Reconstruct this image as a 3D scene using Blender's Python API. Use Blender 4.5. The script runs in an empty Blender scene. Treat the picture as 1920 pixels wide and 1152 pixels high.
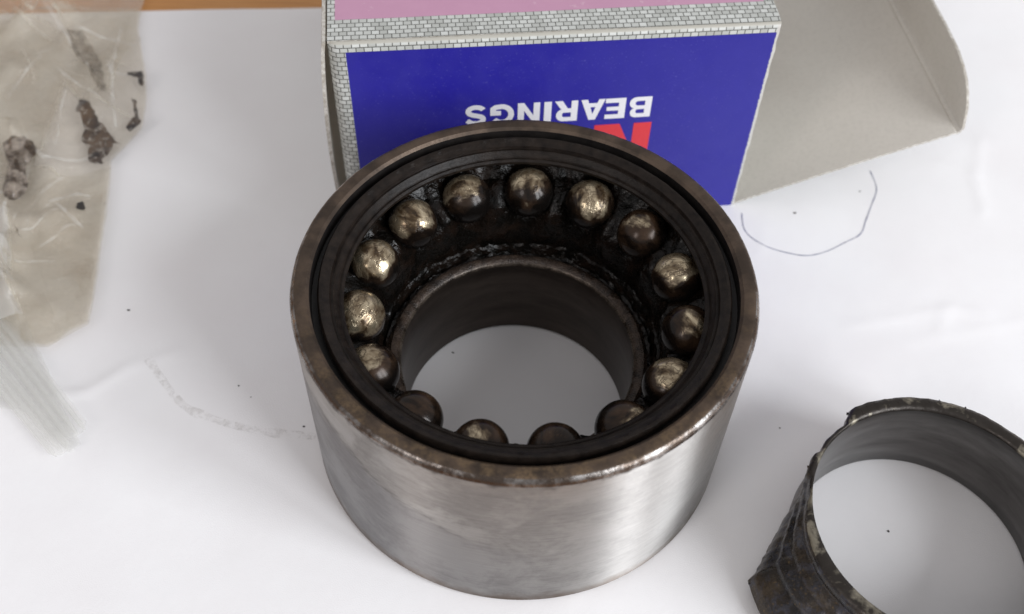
import bpy, bmesh, math, random
from mathutils import Vector, Matrix, noise
from mathutils.geometry import delaunay_2d_cdt
random.seed(7)
S = 0.001                      # all shapes below are written in millimetres
sc = bpy.context.scene
COL = sc.collection

# ------------------------------------------------------------------ camera
cam_d = bpy.data.cameras.new('camera')
cam_d.sensor_width = 36.0; cam_d.lens = 37.71
cam_d.clip_start = 0.005; cam_d.clip_end = 20
cam = bpy.data.objects.new('camera', cam_d); COL.objects.link(cam)
X = Vector((0.9993489, 0.02839648, 0.02225802)); U = Vector((-0.03608018, 0.78652577, 0.61650258)); F = Vector((0.0, 0.61690425, -0.78703821))
cam.matrix_world = Matrix(((X.x, U.x, -F.x, -1.8992*S), (X.y, U.y, -F.y, -105.578*S), (X.z, U.z, -F.z, 166.137*S), (0, 0, 0, 1)))
sc.camera = cam
cam_d.dof.use_dof = True; cam_d.dof.focus_distance = 0.172; cam_d.dof.aperture_fstop = 22

# ------------------------------------------------------------------ world and lamps (indoor daylight from a window)
w = bpy.data.worlds.new('World'); sc.world = w; w.use_nodes = True
w.node_tree.nodes['Background'].inputs[0].default_value = (0.94, 0.92, 0.935, 1)
w.node_tree.nodes['Background'].inputs[1].default_value = 0.53
def area(name, az, el, dist, sx, sy, power, col):
    a = math.radians(az); e = math.radians(el)
    d = Vector((math.sin(a)*math.cos(e), -math.cos(a)*math.cos(e), math.sin(e)))
    l = bpy.data.lights.new(name, 'AREA'); l.shape = 'RECTANGLE'; l.size = sx; l.size_y = sy; l.energy = power; l.color = col
    o = bpy.data.objects.new(name, l); COL.objects.link(o)
    o.location = d*dist; o.rotation_euler = d.to_track_quat('Z', 'Y').to_euler()
    return o
area('window_light', 46, 27, 1.5, 0.34, 0.95, 12.8, (0.93, 0.96, 1.0))
area('window_light', 66, 27, 1.5, 0.34, 0.95, 12.8, (0.93, 0.96, 1.0))
area('far_window_light', -42, 34, 2.4, 0.5, 0.9, 8.0, (1.0, 0.93, 0.90))
sc.view_settings.view_transform = 'Standard'; sc.view_settings.look = 'None'
sc.cycles.transparent_max_bounces = 48
sc.view_settings.exposure = 0.15; sc.view_settings.gamma = 1.0

# traced ground-plane outlines, millimetres
BAG_A = [(-161.7,138.7),(-98.3,126.1),(-96.5,117.3),(-96.0,110.9),(-95.2,105.7),(-92.7,98.8),(-89.9,91.1),(-87.8,83.6),(-86.6,77.3),(-85.9,71.2),(-87.4,67.3),(-89.1,63.3),(-90.1,60.8),(-89.4,57.8),(-88.1,49.7),(-86.9,42.1),(-85.8,34.9),(-84.7,27.9),(-83.9,22.5),(-83.3,16.9),(-86.1,14.9),(-87.8,12.0),(-89.6,11.3),(-92.8,11.8),(-96.3,11.6),(-114.1,10.8)]
BAG_B = [(-117.6,20.7),(-98.9,20.2),(-94.6,16.5),(-91.9,11.6),(-87.3,5.6),(-84.0,-0.4),(-80.5,-5.1),(-77.1,-9.9),(-78.5,-11.7),(-82.0,-9.3),(-87.0,-5.0),(-90.0,-3.2),(-93.4,-3.1),(-108.2,-4.6)]
ZIP1 = [(-124.3,39.7),(-95.2,9.7),(-77.5,-8.6)]
ZIP2 = [(-125.0,32.9),(-96.6,4.3),(-79.0,-12.5)]
ST_A = [(-100.9,77.2),(-98.5,75.5),(-96.2,73.0),(-94.2,69.8),(-91.4,67.2),(-89.6,64.7),(-88.2,63.9),(-89.7,63.8),(-89.5,61.6),(-90.5,59.0),(-90.9,57.3),(-93.4,57.8),(-94.4,60.5),(-94.8,63.1),(-96.7,64.3),(-97.3,66.0),(-97.1,67.4),(-98.2,70.0),(-100.0,72.6),(-100.5,74.9)]
ST_B = [(-108.9,99.0),(-105.9,99.9),(-103.4,96.7),(-99.9,90.8),(-95.8,81.2),(-95.7,78.2),(-99.0,83.0),(-103.7,89.6),(-106.8,93.9)]
ST_C = [(-92.6,87.4),(-89.3,88.3),(-87.8,82.8),(-89.2,83.7),(-90.3,85.6)]
ST_D = [(-89.9,78.9),(-88.4,78.0),(-87.1,73.9),(-85.7,71.5),(-86.2,69.0),(-87.4,67.8),(-88.1,69.3),(-87.7,72.5),(-88.4,76.2)]
ST_E = [(-92.2,45.0),(-91.7,45.8),(-90.7,44.4),(-90.6,43.0),(-91.5,43.3)]
ST_F = [(-103.2,38.6),(-102.2,37.4),(-100.2,35.1),(-99.9,34.8),(-101.0,35.5),(-102.3,36.9)]
CR = [[(-121.9,109.3),(-114.8,105.1),(-109.6,98.3),(-103.5,89.8),(-98.1,83.5)],[(-108.5,87.6),(-102.7,82.3),(-93.9,74.7)],[(-98.1,83.5),(-92.5,73.9)],[(-105.0,59.6),(-100.1,56.6),(-89.7,60.7)],[(-106.3,43.8),(-102.9,33.7),(-100.3,24.1),(-98.0,21.6)],[(-121.1,71.5),(-114.9,70.9),(-112.4,66.7)],[(-98.3,104.0),(-95.8,86.5),(-90.4,68.7)],[(-99.6,55.0),(-101.1,41.0),(-102.7,32.3)],[(-92.0,52.2),(-92.5,34.2),(-92.9,14.0)],[(-122.4,102.6),(-121.3,83.2),(-124.9,72.1)],[(-121.9,109.3),(-129.9,94.2)],[(-105.3,33.6),(-99.1,24.2),(-97.2,21.6)],[(-107.2,43.7),(-104.4,33.6),(-98.7,21.5)],[(-104.1,26.7),(-95.6,16.4)],[(-99.2,70.0),(-94.9,62.6),(-89.9,60.4)],[(-97.8,41.2),(-95.4,44.3),(-91.5,52.2)],[(-91.1,21.9),(-87.6,16.8)]]
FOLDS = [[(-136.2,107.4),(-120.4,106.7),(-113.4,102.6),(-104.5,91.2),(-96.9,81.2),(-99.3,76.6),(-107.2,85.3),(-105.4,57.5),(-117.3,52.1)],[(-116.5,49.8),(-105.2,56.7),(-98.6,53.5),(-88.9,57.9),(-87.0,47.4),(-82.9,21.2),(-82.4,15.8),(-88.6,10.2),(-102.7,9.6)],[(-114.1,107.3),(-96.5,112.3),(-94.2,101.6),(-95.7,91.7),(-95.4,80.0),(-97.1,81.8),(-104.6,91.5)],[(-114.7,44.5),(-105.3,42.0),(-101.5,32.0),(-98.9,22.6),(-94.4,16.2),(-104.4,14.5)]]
SMEAR = [[(-125.7,92.6),(-117.7,99.0),(-103.0,82.5),(-94.5,68.7),(-103.9,64.8),(-115.7,72.8)],[(-103.4,51.8),(-89.0,52.5),(-86.1,37.6),(-84.1,22.4),(-90.5,19.5),(-99.0,34.1)],[(-110.2,103.5),(-97.4,108.4),(-94.9,88.5),(-96.4,82.8)],[(-129.6,104.4),(-119.3,104.0),(-119.6,92.9),(-123.9,83.2)],[(-91.5,30.2),(-84.8,31.9),(-81.9,16.0),(-85.8,14.0)],[(-97.5,19.2),(-92.3,22.1),(-86.6,13.3),(-92.4,9.3)]]
TW = [(-109.7,63.6),(-108.3,57.9),(-107.3,51.6),(-106.3,46.2)]
PEN = [(46.2,52.2),(46.1,49.9),(46.3,47.6),(47.6,45.3),(50.7,42.9),(54.9,41.5),(58.7,41.1),(62.8,42.5),(67.1,45.2),(70.8,47.8),(72.6,51.7),(74.5,56.0),(76.4,60.4),(76.6,63.3),(76.1,66.6)]
SPK = [(57.6,52.9),(72.8,60.2),(-76.5,20.7),(-12.8,13.1),(63.6,-21.0),(47.6,-1.1),(-51.9,3.9),(-38.6,-4.4),(-88.6,48.7),(-49.2,1.5)]
SMG = [(-69.9,9.3),(-66.8,5.4),(-61.0,-0.8),(-55.1,-3.4),(-50.0,-4.9),(-45.0,-5.8),(-39.2,-6.2),(-36.1,-6.5)]
PCR = [[(-85.1,0.3),(-79.5,1.3),(-73.6,6.9)],[(92.1,70.7),(99.4,66.1),(98.4,54.8)],[(64.0,23.2),(76.2,26.3),(86.2,28.8),(92.2,27.1)],[(85.1,28.8),(81.7,22.6)],[(48.9,41.8),(50.7,49.4),(52.1,54.9)],[(-70.9,8.3),(-65.0,11.0)],[(103.5,78.2),(99.4,66.1)],[(74.8,19.7),(99.3,26.1)]]

# ------------------------------------------------------------------ helpers
def link(name, mesh, mats=(), parent=None):
    o = bpy.data.objects.new(name, mesh); COL.objects.link(o)
    for m in mats: mesh.materials.append(m)
    if parent: o.parent = parent
    return o
def empty(name, loc=(0, 0, 0), rz=0.0):
    o = bpy.data.objects.new(name, None); COL.objects.link(o); o.empty_display_size = 0.01
    o.location = Vector(loc)*S; o.rotation_euler = (0, 0, rz)
    return o
def tag(o, label, cat, group=None, kind=None):
    if label: o['label'] = label
    if cat: o['category'] = cat
    if group: o['group'] = group
    if kind: o['kind'] = kind
    return o
def mk(name, verts, faces, mats, parent=None, midx=None, smooth=True, sharp=35):
    me = bpy.data.meshes.new(name)
    me.from_pydata([(v[0]*S, v[1]*S, v[2]*S) for v in verts], [], faces); me.update()
    o = link(name, me, mats, parent)
    if midx: me.polygons.foreach_set('material_index', midx)
    if smooth:
        me.polygons.foreach_set('use_smooth', [True]*len(me.polygons))
        me.set_sharp_from_angle(angle=math.radians(sharp))
    return o
def lathe(prof, n, fn=None, cx=0, cy=0):
    """closed profile [(r, z, mat)], mat belongs to the strip from this point to the next"""
    vs, fs, mi = [], [], []
    m = len(prof)
    for i in range(n):
        a = 2*math.pi*i/n
        for j, pnt in enumerate(prof):
            r, z = pnt[0], pnt[1]
            if fn: r, z = fn(a, r, z, j)
            vs.append((cx+r*math.cos(a), cy+r*math.sin(a), z))
    for i in range(n):
        k = (i+1) % n
        for j in range(m):
            l = (j+1) % m
            fs.append((i*m+j, i*m+l, k*m+l, k*m+j)); mi.append(prof[j][2])
    return vs, fs, mi
def sheet(fn, us, vs_, th):
    """solid card: fn(u, v) -> (point, normal); material 0 on the +normal side, 1 on the other side and the edges"""
    nu, nv = len(us), len(vs_)
    A, B = [], []
    for u in us:
        for v in vs_:
            p, n = fn(u, v); p = Vector(p); n = Vector(n).normalized()
            A.append(p); B.append(p - n*th)
    V = A+B; Fs = []; mi = []; o = len(A)
    for i in range(nu-1):
        for j in range(nv-1):
            a, b, c, d = i*nv+j, (i+1)*nv+j, (i+1)*nv+j+1, i*nv+j+1
            Fs.append((a, b, c, d)); mi.append(0)
            Fs.append((o+d, o+c, o+b, o+a)); mi.append(1)
    rim = [i*nv for i in range(nu)] + [(nu-1)*nv+j for j in range(1, nv)] + [i*nv+nv-1 for i in range(nu-2, -1, -1)] + [j for j in range(nv-2, 0, -1)]
    for k in range(len(rim)):
        a, b = rim[k], rim[(k+1) % len(rim)]
        Fs.append((b, a, o+a, o+b)); mi.append(2)
    # face orientation: make material 0 side look along the normal
    p, n = fn(us[0], vs_[0]); f = Fs[0]
    fn_ = (V[f[1]]-V[f[0]]).cross(V[f[2]]-V[f[0]])
    if fn_.dot(Vector(n)) < 0: Fs = [tuple(reversed(f)) for f in Fs]
    return V, Fs, mi
def lin(a, b, n): return [a+(b-a)*i/(n-1) for i in range(n)]
def nz(x, y, z=0.0): return noise.noise(Vector((x, y, z)))
def fbm(x, y, z=0.0): return noise.fractal(Vector((x, y, z)), 0.9, 2.0, 4)
def sst(a, b, x):
    t = min(1, max(0, (x-a)/(b-a))); return t*t*(3-2*t)
def seg_d(x, y, pl):
    best = 1e9
    for (ax, ay), (bx, by) in zip(pl, pl[1:]):
        dx, dy = bx-ax, by-ay; t = ((x-ax)*dx+(y-ay)*dy)/(dx*dx+dy*dy+1e-9); t = min(1, max(0, t))
        best = min(best, math.hypot(x-ax-t*dx, y-ay-t*dy))
    return best

class G:
    def __init__(s, name):
        s.m = bpy.data.materials.new(name); s.m.use_nodes = True; s.t = s.m.node_tree
        s.b = s.t.nodes['Principled BSDF']; s.out = s.t.nodes['Material Output']
    def n(s, ty, **kw):
        x = s.t.nodes.new(ty)
        for k, v in kw.items(): setattr(x, k, v)
        return x
    def put(s, sock, v):
        if isinstance(v, bpy.types.NodeSocket): s.t.links.new(v, sock)
        elif v is not None:
            if isinstance(v, (tuple, list)) and len(v) == 3 and sock.type == 'RGBA': v = (*v, 1)
            sock.default_value = v
    def set(s, **kw):
        for k, v in kw.items(): s.put(s.b.inputs[k.replace('_', ' ')], v)
        return s
    def co(s, scale=(1, 1, 1), loc=(0, 0, 0)):
        tc = s.n('ShaderNodeTexCoord'); mp = s.n('ShaderNodeMapping')
        mp.inputs['Scale'].default_value = [1000*c for c in scale]; mp.inputs['Location'].default_value = loc
        s.t.links.new(tc.outputs['Object'], mp.inputs['Vector']); return mp.outputs[0]
    def sep(s, v):
        x = s.n('ShaderNodeSeparateXYZ'); s.t.links.new(v, x.inputs[0]); return x.outputs
    def comb(s, x, y, z=0.0):
        c = s.n('ShaderNodeCombineXYZ'); s.put(c.inputs[0], x); s.put(c.inputs[1], y); s.put(c.inputs[2], z); return c.outputs[0]
    def noise(s, vec, scale, detail=4, rough=.55, dist=0.0, w=None):
        x = s.n('ShaderNodeTexNoise')
        if w is not None: x.noise_dimensions = '4D'; s.put(x.inputs['W'], w)
        s.put(x.inputs['Vector'], vec); x.inputs['Scale'].default_value = scale; x.inputs['Detail'].default_value = detail
        x.inputs['Roughness'].default_value = rough; x.inputs['Distortion'].default_value = dist
        return x.outputs['Fac']
    def ramp(s, f, *st):
        x = s.n('ShaderNodeValToRGB'); e = x.color_ramp.elements
        while len(e) < len(st): e.new(0.5)
        for i, (p, c) in enumerate(st):
            e[i].position = p; e[i].color = (c, c, c, 1) if isinstance(c, (int, float)) else (*c, 1)
        s.put(x.inputs[0], f); return x.outputs[0]
    def math(s, op, a, b=None, c=None, clamp=False):
        x = s.n('ShaderNodeMath', operation=op, use_clamp=clamp)
        for i, v in enumerate((a, b, c)):
            if v is not None: s.put(x.inputs[i], v)
        return x.outputs[0]
    def mix(s, f, a, b, blend='MIX'):
        x = s.n('ShaderNodeMix', data_type='RGBA', blend_type=blend)
        s.put(x.inputs['Factor'], f); s.put(x.inputs[6], a); s.put(x.inputs[7], b); return x.outputs[2]
    def bump(s, h, dist, strength=1.0, normal=None):
        x = s.n('ShaderNodeBump'); x.inputs['Strength'].default_value = strength; x.inputs['Distance'].default_value = dist*S
        s.put(x.inputs['Height'], h)
        if normal: s.t.links.new(normal, x.inputs['Normal'])
        s.t.links.new(x.outputs[0], s.b.inputs['Normal']); return x.outputs[0]
    def gloss(s, rough, amount):
        # surface reflection of a thin film, laid over whatever the output shows now
        src = s.out.inputs[0].links[0].from_socket
        gl = s.n('ShaderNodeBsdfGlossy'); gl.inputs['Roughness'].default_value = rough
        nl = s.b.inputs['Normal'].links
        if nl: s.t.links.new(nl[0].from_socket, gl.inputs['Normal'])
        lw = s.n('ShaderNodeLayerWeight'); lw.inputs[0].default_value = .25
        mx = s.n('ShaderNodeMixShader'); s.put(mx.inputs[0], s.math('ADD', amount, s.math('MULTIPLY', lw.outputs['Fresnel'], .22), clamp=True))
        s.t.links.new(src, mx.inputs[1]); s.t.links.new(gl.outputs[0], mx.inputs[2]); s.t.links.new(mx.outputs[0], s.out.inputs[0]); return s
    def film(s, fac, tint):
        tr = s.n('ShaderNodeBsdfTransparent'); s.put(tr.inputs[0], tint)
        mx = s.n('ShaderNodeMixShader'); s.put(mx.inputs[0], fac)
        s.t.links.new(tr.outputs[0], mx.inputs[1]); s.t.links.new(s.b.outputs[0], mx.inputs[2])
        s.t.links.new(mx.outputs[0], s.out.inputs[0]); return s

# ------------------------------------------------------------------ materials
ANISO = 0.25
def m_paper():
    g = G('paper'); c = g.co()
    n = g.noise(c, .035, 5); f = g.noise(c, 5, 3)
    g.set(Base_Color=g.mix(g.ramp(n, (.35, 0), (.7, 1)), (.80, .785, .79), (.83, .825, .83)), Roughness=.7, Specular_IOR_Level=.25)
    g.bump(g.math('ADD', g.math('MULTIPLY', f, .35), g.noise(c, .12, 3)), .14, .7); return g.m
def m_wood():
    g = G('wood'); c = g.co((.06, 1, 1))
    n = g.noise(c, .35, 6, .6, .8); f = g.noise(g.co((.03, 1, 1)), 2.6, 4)
    col = g.mix(g.ramp(n, (.3, 0), (.7, 1)), (.46, .20, .05), (.62, .30, .09))
    col = g.mix(g.math('MULTIPLY', g.ramp(f, (.5, 0), (.75, 1)), .5), col, (.25, .09, .02))
    g.set(Base_Color=col, Roughness=.38); g.bump(f, .05, .4); return g.m
def m_steel():
    g = G('steel'); c = g.co(); x, y, z = g.sep(c)
    st = g.noise(g.co((.025, .025, 1.0)), 4.5, 5, .65)          # circumferential grinding marks
    bl = g.noise(g.co((.8, .8, 1.0), (3, 1, 9)), .10, 7, .70, .25)       # stained patches
    fine = g.noise(g.co((.3, .3, 1)), 1.1, 5, .7)
    base = g.mix(g.ramp(st, (.3, 0), (.7, 1)), (.35, .338, .325), (.47, .457, .443))
    stain = g.math('MULTIPLY', g.ramp(bl, (.44, 0), (.56, .85), (.8, 1)), g.ramp(fine, (.25, .35), (.65, 1)))
    base = g.mix(g.math('MULTIPLY', stain, .55), base, (.15, .14, .135))
    # a wiped, cleaner zone ends in a wavy tide line on the left half
    tide = g.math('SUBTRACT', z, g.math('ADD', g.math('MULTIPLY', x, -.42), g.math('ADD', 14, g.math('MULTIPLY', g.noise(c, .10, 4), 9))))
    line = g.math('MULTIPLY', g.math('MULTIPLY', step(g, -2.2, 0, tide), step(g, -1.2, 0, g.math('MULTIPLY', tide, -1.0))), g.ramp(fine, (.35, 0), (.6, 1)))
    line = g.math('MULTIPLY', line, step(g, 4, -12, x))
    base = g.mix(g.math('MULTIPLY', line, .55), base, (.09, .085, .085))
    base = g.mix(g.math('MULTIPLY', g.math('MULTIPLY', step(g, 0, -2, tide), step(g, 10, -20, x)), .5), base, (.20, .20, .215))
    zt = g.ramp(g.math('DIVIDE', g.math('ADD', z, g.math('MULTIPLY', g.noise(c, .35, 5), 5.0)), 40), (.07, 1), (.15, 0))
    base = g.mix(g.math('MULTIPLY', zt, .75), base, (.13, .085, .055))
    up = g.ramp(g.math('DIVIDE', g.math('ADD', z, g.math('MULTIPLY', g.noise(c, .4, 5), 4.5)), 42), (.955, 0), (.985, 1))
    base = g.mix(g.math('MULTIPLY', up, .85), base, (.05, .04, .033))
    tg = g.n('ShaderNodeTangent', direction_type='RADIAL', axis='Z')
    g.set(Base_Color=base, Metallic=g.ramp(stain, (0, .98), (1, .8)), Roughness=g.math('ADD', .37, g.math('MULTIPLY', stain, .10)), Anisotropic=1.0, Anisotropic_Rotation=ANISO, Tangent=tg.outputs[0])
    g.bump(g.math('ADD', st, g.math('MULTIPLY', fine, .4)), .008, .2); return g.m
def m_rim():
    g = G('oily_brown_rim'); c = g.co()
    n = g.noise(c, .22, 5, .6); f = g.noise(g.co((1, 1, .5)), 2.4, 4, .7)
    y = g.sep(c)[1]
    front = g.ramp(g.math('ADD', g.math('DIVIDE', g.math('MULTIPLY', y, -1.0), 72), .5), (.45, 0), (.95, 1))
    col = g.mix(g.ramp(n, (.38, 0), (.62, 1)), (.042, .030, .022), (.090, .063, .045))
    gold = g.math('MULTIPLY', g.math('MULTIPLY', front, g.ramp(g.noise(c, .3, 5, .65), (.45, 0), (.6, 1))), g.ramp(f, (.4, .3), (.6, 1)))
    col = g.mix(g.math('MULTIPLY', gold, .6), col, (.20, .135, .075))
    col = g.mix(g.ramp(f, (.60, 0), (.75, .4)), col, (.035, .027, .022))
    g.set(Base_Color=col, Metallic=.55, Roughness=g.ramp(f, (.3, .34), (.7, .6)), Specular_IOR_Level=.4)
    g.bump(g.math('ADD', f, n), .05, .5); return g.m
def m_chamfer():
    g = G('worn_chamfer'); c = g.co()
    f = g.noise(c, .22, 4, .6); n = g.noise(c, 1.8, 3)
    col = g.mix(g.ramp(f, (.46, 0), (.72, 1)), (.075, .058, .047), (.42, .41, .40))
    g.set(Base_Color=col, Metallic=.85, Roughness=g.ramp(n, (.3, .18), (.7, .42))); g.bump(n, .08, .6); return g.m
def m_dark(name, a, b, rough, bumpd=.05, metal=0.0, spec=.5):
    g = G(name); c = g.co(); n = g.noise(c, .5, 5, .6); f = g.noise(c, 2.8, 4, .65)
    g.set(Base_Color=g.mix(g.ramp(n, (.35, 0), (.68, 1)), a, b), Roughness=g.math('ADD', rough, g.math('MULTIPLY', g.math('SUBTRACT', f, .5), .35)), Metallic=metal, Specular_IOR_Level=spec)
    g.bump(g.math('ADD', f, n), bumpd, .7); return g.m
def m_grease():
    g = G('black_grease'); c = g.co(); n = g.noise(c, .32, 4, .55, .6); f = g.noise(c, .95, 4, .55, .5)
    g.set(Base_Color=g.mix(g.ramp(n, (.45, 0), (.72, 1)), (.003, .0025, .002), (.011, .0065, .0045)), Roughness=g.ramp(f, (.3, .07), (.7, .34)), Specular_IOR_Level=.22)
    g.bump(g.math('ADD', g.math('MULTIPLY', f, .6), n), .55, .8); return g.m
def m_ball():
    g = G('greasy_ball_steel'); c = g.co(); oi = g.n('ShaderNodeObjectInfo')
    w = g.math('MULTIPLY', oi.outputs['Random'], 37.0)
    n = g.noise(c, .17, 3, .5, .3, w); f = g.noise(c, .42, 4, .55, 1.0, w)
    sm = g.noise(g.co((.5, 1.0, .7)), .55, 4, .6, .4, w)           # smeared direction
    z = g.sep(c)[2]; wipe = g.math('DIVIDE', oi.outputs['Object Index'], 100.0)
    cap = g.math('ADD', g.math('MULTIPLY', z, .24), g.math('MULTIPLY', g.math('SUBTRACT', n, .5), 1.9))
    cap = g.math('ADD', cap, g.math('MULTIPLY', g.math('SUBTRACT', sm, .5), .8))
    film = step(g, .0, .75, cap)                                     # thick black grease below, thin brown film above
    wiped = step(g, .86, 1.16, g.math('ADD', cap, g.math('MULTIPLY_ADD', wipe, .95, -.30)))
    crack = g.ramp(g.math('ABSOLUTE', g.math('SUBTRACT', f, .5)), (.004, .30), (.035, 1))
    bare = g.math('MULTIPLY', wiped, g.math('MULTIPLY', crack, g.ramp(sm, (.36, .2), (.58, 1))))
    brown = g.mix(film, (.005, .004, .0035), g.mix(g.ramp(sm, (.38, 0), (.62, 1)), (.010, .006, .004), (.042, .024, .014)))
    tan = g.mix(g.ramp(sm, (.40, 0), (.66, 1)), (.16, .105, .055), (.60, .51, .36))
    g.set(Base_Color=g.mix(bare, brown, tan), Metallic=g.math('ADD', .2, g.math('MULTIPLY', bare, .7)), Roughness=g.ramp(sm, (.3, .12), (.7, .30)), Specular_IOR_Level=.28)
    g.bump(g.math('ADD', g.math('MULTIPLY', g.math('MULTIPLY', crack, wiped), .26), g.math('MULTIPLY', sm, .36)), .38, .55); return g.m
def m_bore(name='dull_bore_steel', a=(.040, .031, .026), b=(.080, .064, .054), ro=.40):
    g = G(name); c = g.co((.25, .25, 1)); n = g.noise(c, .35, 5, .6); f = g.noise(g.co((.05, .05, 1)), 3.0, 4)
    col = g.mix(g.ramp(n, (.3, 0), (.7, 1)), a, b)
    tg = g.n('ShaderNodeTangent', direction_type='RADIAL', axis='Z')
    g.set(Base_Color=col, Metallic=.85, Roughness=ro, Anisotropic=.5, Tangent=tg.outputs[0]); g.bump(f, .02, .4); return g.m
def m_lip():
    g = G('smeared_lip'); c = g.co(); f = g.noise(c, .20, 5, .65, .4); n = g.noise(c, .9, 4, .6)
    col = g.mix(g.ramp(f, (.50, 0), (.60, 1)), (.030, .025, .021), g.mix(n, (.14, .125, .095), (.30, .27, .21)))
    g.set(Base_Color=col, Metallic=.6, Roughness=g.ramp(n, (.3, .25), (.7, .5))); g.bump(n, .15, .6); return g.m
def m_torn():
    g = G('torn_race_steel'); c = g.co(); f = g.noise(c, .45, 5, .65, .7); n = g.noise(c, .16, 4, .6); k = g.noise(c, 2.0, 4, .6)
    col = g.mix(g.ramp(n, (.40, 0), (.62, 1)), (.020, .018, .018), (.050, .036, .022))
    col = g.mix(g.math('MULTIPLY', g.ramp(f, (.5, 0), (.62, 1)), .75), col, (.050, .052, .068))
    col = g.mix(g.math('MULTIPLY', g.ramp(k, (.6, 0), (.7, 1)), .7), col, (.15, .10, .045))
    g.set(Base_Color=col, Metallic=.45, Roughness=g.ramp(k, (.3, .20), (.7, .42))); g.bump(g.math('ADD', f, g.math('MULTIPLY', k, .4)), .16, .6); return g.m

CARD = (.46, .435, .39)
def card_noise(g, c, col, amt=.5):
    return g.mix(g.math('MULTIPLY', g.ramp(g.noise(c, 1.2, 5, .7), (.45, 0), (.7, 1)), amt), col, (.36, .335, .295))
def m_card():
    g = G('grey_card'); c = g.co(); n = g.noise(c, .05, 4)
    col = g.mix(n, (.55, .515, .46), (.65, .62, .565)); col = card_noise(g, c, col, .22)
    g.set(Base_Color=col, Roughness=.85, Specular_IOR_Level=.2); g.bump(g.noise(c, 2.5, 4, .7), .06, .5); return g.m
def m_edge():
    g = G('cut_card_edge'); c = g.co()
    g.set(Base_Color=g.mix(g.ramp(g.noise(c, 1.3, 4), (.4, 0), (.65, 1)), (.34, .31, .265), (.54, .52, .48)), Roughness=.9); g.bump(g.noise(c, 3, 3), .1); return g.m
def brick_nodes(g, x, y, bw=1.42, rh=1.02):
    b = g.n('ShaderNodeTexBrick'); b.offset = .5
    g.put(b.inputs['Vector'], g.comb(x, y)); b.inputs['Scale'].default_value = 1.0
    b.inputs['Brick Width'].default_value = bw; b.inputs['Row Height'].default_value = rh
    b.inputs['Mortar Size'].default_value = .11; b.inputs['Mortar Smooth'].default_value = .35; b.inputs['Bias'].default_value = 0
    b.inputs['Color1'].default_value = (.56, .575, .55, 1); b.inputs['Color2'].default_value = (.38, .39, .365, 1); b.inputs['Mortar'].default_value = (.10, .10, .09, 1)
    return b.outputs['Color']
def step(g, a, b, x):            # 0 below a, 1 above b
    mr = g.n('ShaderNodeMapRange'); mr.clamp = True
    g.put(mr.inputs[0], x); mr.inputs[1].default_value = a; mr.inputs[2].default_value = b
    return mr.outputs[0]
def m_front():
    g = G('printed_front'); c = g.co(); x, y, z = g.sep(c)
    fray = g.math('MULTIPLY', g.math('SUBTRACT', g.noise(c, 1.6, 4), .5), .7)
    blue_m = g.math('MULTIPLY', step(g, 3.05, 3.15, x), g.math('MULTIPLY', step(g, -45.2, -45.08, g.math('MULTIPLY', z, -1)), step(g, -80.6, -80.45, g.math('MULTIPLY', g.math('ADD', x, fray), -1))))
    blue = g.mix(g.noise(c, .3, 4), (.016, .0135, .235), (.020, .016, .27))
    blue = g.mix(g.math('MULTIPLY', g.ramp(g.noise(c, 2.6, 3), (.64, 0), (.74, 1)), .30), blue, (.2, .2, .45))
    brick = brick_nodes(g, x, z, 1.42, .98)
    brick = g.mix(step(g, 80.3, 80.6, g.math('ADD', x, fray)), brick, (.52, .51, .48))
    brick = g.mix(step(g, 46.55, 46.75, g.math('ADD', z, g.math('MULTIPLY', fray, .25))), brick, (.38, .365, .32))
    g.set(Base_Color=g.mix(blue_m, brick, blue), Roughness=g.ramp(g.noise(c, .09, 5, .65), (.35, .30), (.65, .58)), Specular_IOR_Level=.5); g.bump(g.noise(c, .8, 4), .05, .3); return g.m
def m_top():
    g = G('printed_top'); c = g.co(); x, y, z = g.sep(c)
    scuff = g.ramp(g.noise(c, .35, 5, .7), (.60, 0), (.68, 1))
    pk = g.math('MULTIPLY', step(g, 1.4, 1.5, x), g.math('MULTIPLY', step(g, 6.75, 6.85, y), step(g, -79.5, -79.4, g.math('MULTIPLY', x, -1))))
    pink = g.mix(g.noise(c, .25, 4), (.45, .235, .345), (.50, .27, .385))
    pink = g.mix(g.math('MULTIPLY', scuff, .25), pink, (.7, .6, .62))
    g.set(Base_Color=g.mix(pk, brick_nodes(g, x, y, 1.42, 1.14), pink), Roughness=.45); g.bump(g.noise(c, .8, 4), .05, .3); return g.m
def m_brickside():
    g = G('printed_side'); c = g.co(); x, y, z = g.sep(c)
    g.set(Base_Color=brick_nodes(g, y, z), Roughness=.5); return g.m
def m_flat(name, col, rough=.5):
    g = G(name); c = g.co()
    g.set(Base_Color=g.mix(g.math('MULTIPLY', g.noise(c, 2.0, 4), .25), col, tuple(v*.85 for v in col)), Roughness=rough); return g.m
def m_film(name, fac, col, tint, blot=1.0, rough=.18):
    g = G(name); c = g.co(); n = g.noise(c, .06, 5, .6, .8); f = g.noise(c, .42, 5, .65); k = g.noise(c, .16, 5, .7, .3)
    cc = g.mix(g.ramp(n, (.35, 0), (.7, 1)), col, (col[0]*.86, col[1]*.80, col[2]*.72))
    cc = g.mix(g.math('MULTIPLY', g.ramp(f, (.60, 0), (.75, 1)), .4*blot), cc, (.26, .20, .14))
    g.set(Base_Color=cc, Roughness=rough, Specular_IOR_Level=.6)
    rid = g.math('ABSOLUTE', g.math('SUBTRACT', k, .5))
    g.bump(g.math('ADD', g.math('MULTIPLY', rid, -3.0), g.math('MULTIPLY', f, .10)), 1.3, .7)
    g.film(g.math('ADD', fac, g.math('MULTIPLY', g.math('SUBTRACT', k, .5), .9*blot), clamp=True), tint); g.gloss(rough, .025); return g.m
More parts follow.
